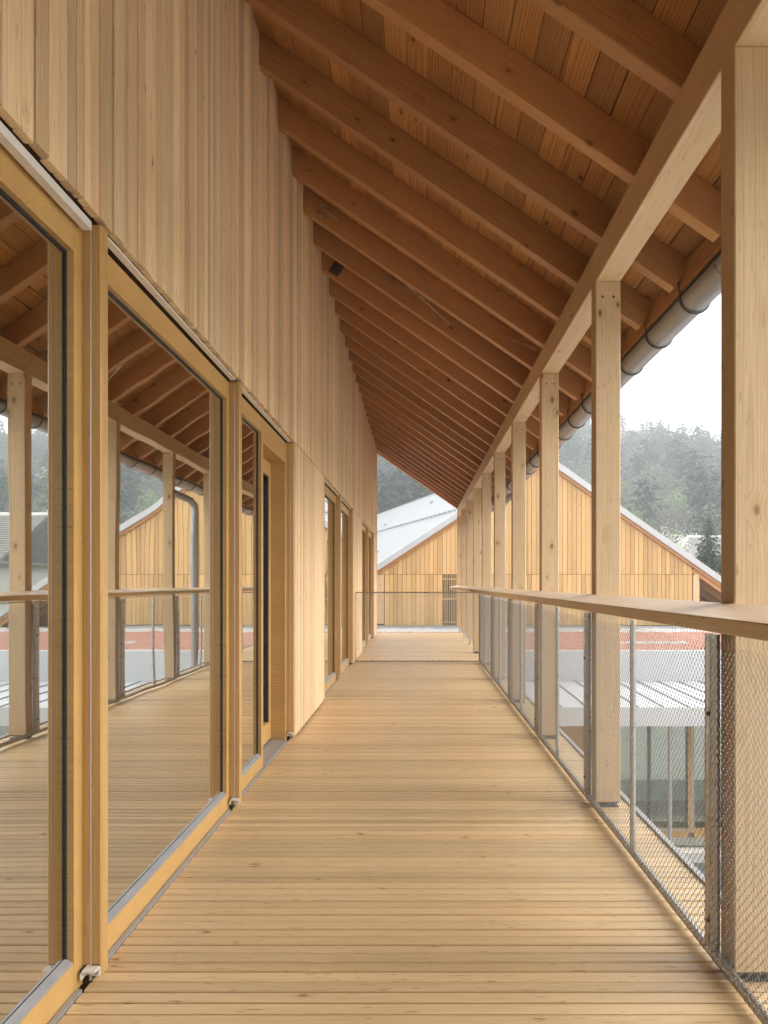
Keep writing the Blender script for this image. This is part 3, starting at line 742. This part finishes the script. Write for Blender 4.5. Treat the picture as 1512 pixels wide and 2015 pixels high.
# ================================================================== trees
def np_mesh(name, V, F, parent, mat, loc, attr=None):
    me = bpy.data.meshes.new(name)
    V = np.asarray(V, np.float32); F = np.asarray(F, np.int32); k = F.shape[1]
    me.vertices.add(len(V)); me.vertices.foreach_set('co', V.ravel())
    me.loops.add(F.size); me.loops.foreach_set('vertex_index', F.ravel())
    me.polygons.add(len(F)); me.polygons.foreach_set('loop_start', np.arange(0, F.size, k, dtype=np.int32)); me.polygons.foreach_set('loop_total', np.full(len(F), k, np.int32))
    if attr is not None:
        at = me.attributes.new('tree_colour', 'FLOAT_COLOR', 'POINT'); at.data.foreach_set('color', np.asarray(attr, np.float32).ravel())
    me.update(calc_edges=True); me.materials.append(M[mat])
    o = mesh_obj(name, me, parent, Matrix.Translation(loc)); return o
def leaf_quads(C, size, rs, flat=0., asp=.6):
    """one small randomly turned quad per centre"""
    n = len(C); a = rs.normal(size=(n, 3)); a[:, 2] *= (1 - flat); a /= np.linalg.norm(a, axis=1)[:, None]
    b = rs.normal(size=(n, 3)); b -= a * (a * b).sum(1)[:, None]; b /= np.linalg.norm(b, axis=1)[:, None]
    s = (size * rs.uniform(.6, 1.3, n))[:, None]; a = a * s; b = b * s * asp
    V = np.stack([C - a, C - b, C + a, C + b], 1).reshape(-1, 3); F = np.arange(4 * n).reshape(-1, 4)
    return V, F
def conifer_proto(rs, H_, Rb, tiers, per, detail=3):
    """whorls of drooping, jagged branch sprays"""
    Cs = []
    for i in range(tiers):
        f_ = (i + .5) / tiers; z = H_ * (.10 + .90 * f_); rad = Rb * (1 - f_) ** .85 * rs.uniform(.8, 1.12) + .15
        n = max(4, int(per * (1 - f_ * .6)))
        for j in range(n):
            t = 2 * math.pi * (j + rs.uniform(-.35, .35)) / n + i * 1.3; rl_ = rad * rs.uniform(.7, 1.12)
            for q in range(detail):
                u = (q + .6 + rs.uniform(-.3, .3)) / detail
                Cs.append((rl_ * u * math.cos(t) + rs.normal() * .06 * rad, rl_ * u * math.sin(t) + rs.normal() * .06 * rad, z - .28 * rl_ * u * u + rs.normal() * .02 * H_, t, rl_ / detail * 1.0))
    Cs = np.array(Cs); n = len(Cs)
    d = np.stack([np.cos(Cs[:, 3]), np.sin(Cs[:, 3]), -.35 + rs.normal(size=n) * .2], 1); s = np.stack([-np.sin(Cs[:, 3]), np.cos(Cs[:, 3]), rs.normal(size=n) * .5], 1)
    C = Cs[:, :3]; ls = Cs[:, 4][:, None]
    V = np.stack([C - d * ls * .9, C - s * ls * .55, C + d * ls * .95, C + s * ls * .55], 1).reshape(-1, 3)
    return V, np.arange(4 * n).reshape(-1, 4)
def broad_pts(rs, H_, Rc, n, lobes=9, base=.25):
    L_ = []
    for i in range(lobes):
        t = rs.uniform(0, 2 * math.pi); q = rs.uniform(.1, .62) * Rc; z = H_ * rs.uniform(base + .12, .86)
        L_.append((q * math.cos(t), q * math.sin(t), z, Rc * rs.uniform(.3, .55)))
    L_.append((0, 0, H_ * .84, Rc * .42))
    L_ = np.array(L_); idx = rs.randint(0, len(L_), n); d = rs.normal(size=(n, 3)); d /= np.linalg.norm(d, axis=1)[:, None]
    r_ = rs.uniform(.35, 1., n) ** .5
    return L_[idx, :3] + d * (r_ * L_[idx, 3])[:, None] * np.array([1, 1, 1.05]), L_
def trunk_mb(h, r0, lobes, z0=0., base=(0, 0, 0)):
    m = MB(); bx, by, bz = base
    m.tube([(bx, by, bz), (bx + .05 * h * .1, by, bz + h * .45), (bx, by, bz + h * .95)], [r0, r0 * .7, r0 * .12], 7)
    for l_ in lobes:
        z1 = max(.15 * h, l_[2] * .6); m.tube([(bx, by, bz + z1 * .75), (bx + l_[0] * .5, by + l_[1] * .5, bz + (z1 + l_[2]) * .5), (bx + l_[0], by + l_[1], bz + l_[2])], [r0 * .42, r0 * .28, r0 * .08], 5)
    return m
rs = np.random.RandomState(11)
def tree_spruce(x, y, z0, h, rb, label):
    e = empty('spruce_tree', (x, y, z0), label, 'tree')
    V, F = conifer_proto(rs, h, rb, 50, 34, 8)
    np_mesh('crown', V, F, e, 'needle', (x, y, z0))
    trunk_mb(h, .22, [], base=(x, y, z0)).build('trunk', e, 'bark')
def tree_blossom(x, y, z0, h, rc, label, n=2300):
    e = empty('blossom_tree', (x, y, z0), label, 'tree')
    P_, L_ = broad_pts(rs, h, rc, n, 16); V, F = leaf_quads(P_, .11, rs)
    np_mesh('crown', V, F, e, 'blossom', (x, y, z0)); trunk_mb(h, .2, L_, base=(x, y, z0)).build('trunk', e, 'bark')
tree_spruce(17.0, 46, -3.6, 8.75, 2.3, 'dark green spruce standing in front of the grey hipped roof')
tree_blossom(25.0, 78, -3.6, 11.0, 3.6, 'white blossoming tree rising behind the gabled house verge')
tree_blossom(34.5, 80, -3.6, 12.6, 4.4, 'white blossoming tree beside the dark barn, seen in the window reflection')

# --- hill and forest
def hill_z(x, y):
    t = np.clip((y - 100) / 260., 0, 1.15)
    return -4 + 62 * (t ** 1.15) + 3.5 * np.sin(x * .021 + 1) * t + 2.5 * np.sin(x * .057 + y * .03) * t
nx, ny = 90, 60
xs = np.linspace(-260, 420, nx); ys_ = np.linspace(95, 480, ny); Xg, Yg = np.meshgrid(xs, ys_)
Zg = hill_z(Xg, Yg); V = np.stack([Xg, Yg, Zg], -1).reshape(-1, 3)
ii = np.arange(nx * ny).reshape(ny, nx); F = np.stack([ii[:-1, :-1], ii[:-1, 1:], ii[1:, 1:], ii[1:, :-1]], -1).reshape(-1, 4)
hill = np_mesh('hill', V, F, None, 'grass', (0, 0, 0)); tag(hill, kind='structure')
protos = []
for i in range(4):
    V, F = conifer_proto(rs, 1., .155, 30, 10, 5); protos.append(('c', V, F))
for i in range(5):
    P_, L_ = broad_pts(rs, 1., .34, 460, 11); V, F = leaf_quads(P_, .026, rs); protos.append(('b', V, F))
for i in range(4):      # nearly bare crowns: thin upright twigs
    P_, L_ = broad_pts(rs, 1., .30, 230, 9, .2); n = len(P_); d = rs.normal(size=(n, 3)) * np.array([.45, .45, 1.]); d[:, 2] = np.abs(d[:, 2]) + .3; d /= np.linalg.norm(d, axis=1)[:, None]
    s = np.cross(d, rs.normal(size=(n, 3))); s /= np.linalg.norm(s, axis=1)[:, None]
    V = np.stack([P_ - d * .06, P_ - s * .006, P_ + d * .06, P_ + s * .006], 1).reshape(-1, 3); protos.append(('t', V, np.arange(4 * n).reshape(-1, 4)))
VV, FF, CC = [], [], []; off = 0; cnt = 0
for row in range(44):
    yv = 104 + row * 6.0
    x0, x1 = -.16 * yv - 8, .66 * yv + 12
    xv = x0
    while xv < x1:
        xv += rs.uniform(4.2, 7.4)
        yq = yv + rs.uniform(-3, 3); zq = hill_z(xv, yq) - .4
        t = (yv - 104) / 260.
        u = rs.uniform()
        clump = math.sin(xv * .05 + yv * .017) + math.sin(yv * .06 - xv * .02)
        pc = np.clip(.17 + .22 * clump * .5 + .10 * t, .04, .7)
        if u < pc: kind = 'c'
        elif u < pc + .18 + .35 * t: kind = 't'
        else: kind = 'b'
        pi = {'c': rs.randint(0, 4), 'b': 4 + rs.randint(0, 5), 't': 9 + rs.randint(0, 4)}[kind]
        h = {'c': rs.uniform(13, 21), 'b': rs.uniform(9, 15), 't': rs.uniform(11, 16)}[kind]
        if kind == 'c': col = np.array([.030, .050, .040]) * rs.uniform(.7, 1.25)
        elif kind == 't': col = np.array([.17, .155, .145]) * rs.uniform(.7, 1.2)
        else:
            v = rs.uniform()
            if v < .06: col = np.array([.55, .55, .50])
            elif v < .55: col = np.array([.15, .21, .08]) * rs.uniform(.75, 1.3)
            else: col = np.array([.15, .155, .085]) * rs.uniform(.7, 1.2)
        _, Vp, Fp = protos[pi]; a = rs.uniform(0, 6.28); ca, sa = math.cos(a), math.sin(a); hw = h * rs.uniform(.85, 1.2)
        Vq = np.empty_like(Vp); Vq[:, 0] = xv + hw * (Vp[:, 0] * ca - Vp[:, 1] * sa); Vq[:, 1] = yq + hw * (Vp[:, 0] * sa + Vp[:, 1] * ca); Vq[:, 2] = zq + h * Vp[:, 2]
        VV.append(Vq); FF.append(Fp + off); off += len(Vp); CC.append(np.tile(np.append(col, 1.), (len(Vp), 1))); cnt += 1
fo = np_mesh('forest', np.concatenate(VV), np.concatenate(FF), None, 'forest', (0, 0, 0), np.concatenate(CC)); tag(fo, 'misty mixed forest of dark conifers and budding trees covering the hillside', 'forest', kind='stuff')

# --- damp air
hz_ = MB().box(-720, 720, -310, 910, -5.2, 108).build('haze', None, 'grass'); hz_.data.materials.clear()
t = NT('damp air'); pv = t.n('ShaderNodeVolumePrincipled'); pv.inputs['Color'].default_value = (.78, .81, .83, 1); pv.inputs['Density'].default_value = .0018; pv.inputs['Anisotropy'].default_value = .1
t.l(pv.outputs[0], t.out.inputs['Volume']); hz_.data.materials.append(t.m); hz_.display_type = 'WIRE'
tag(hz_, 'thin damp spring haze in the air over the valley', 'haze', kind='stuff')
print('BOARDS deck', len(yy_list), 'clad', nclad, 'trees', cnt, 'objects', len(bpy.data.objects))
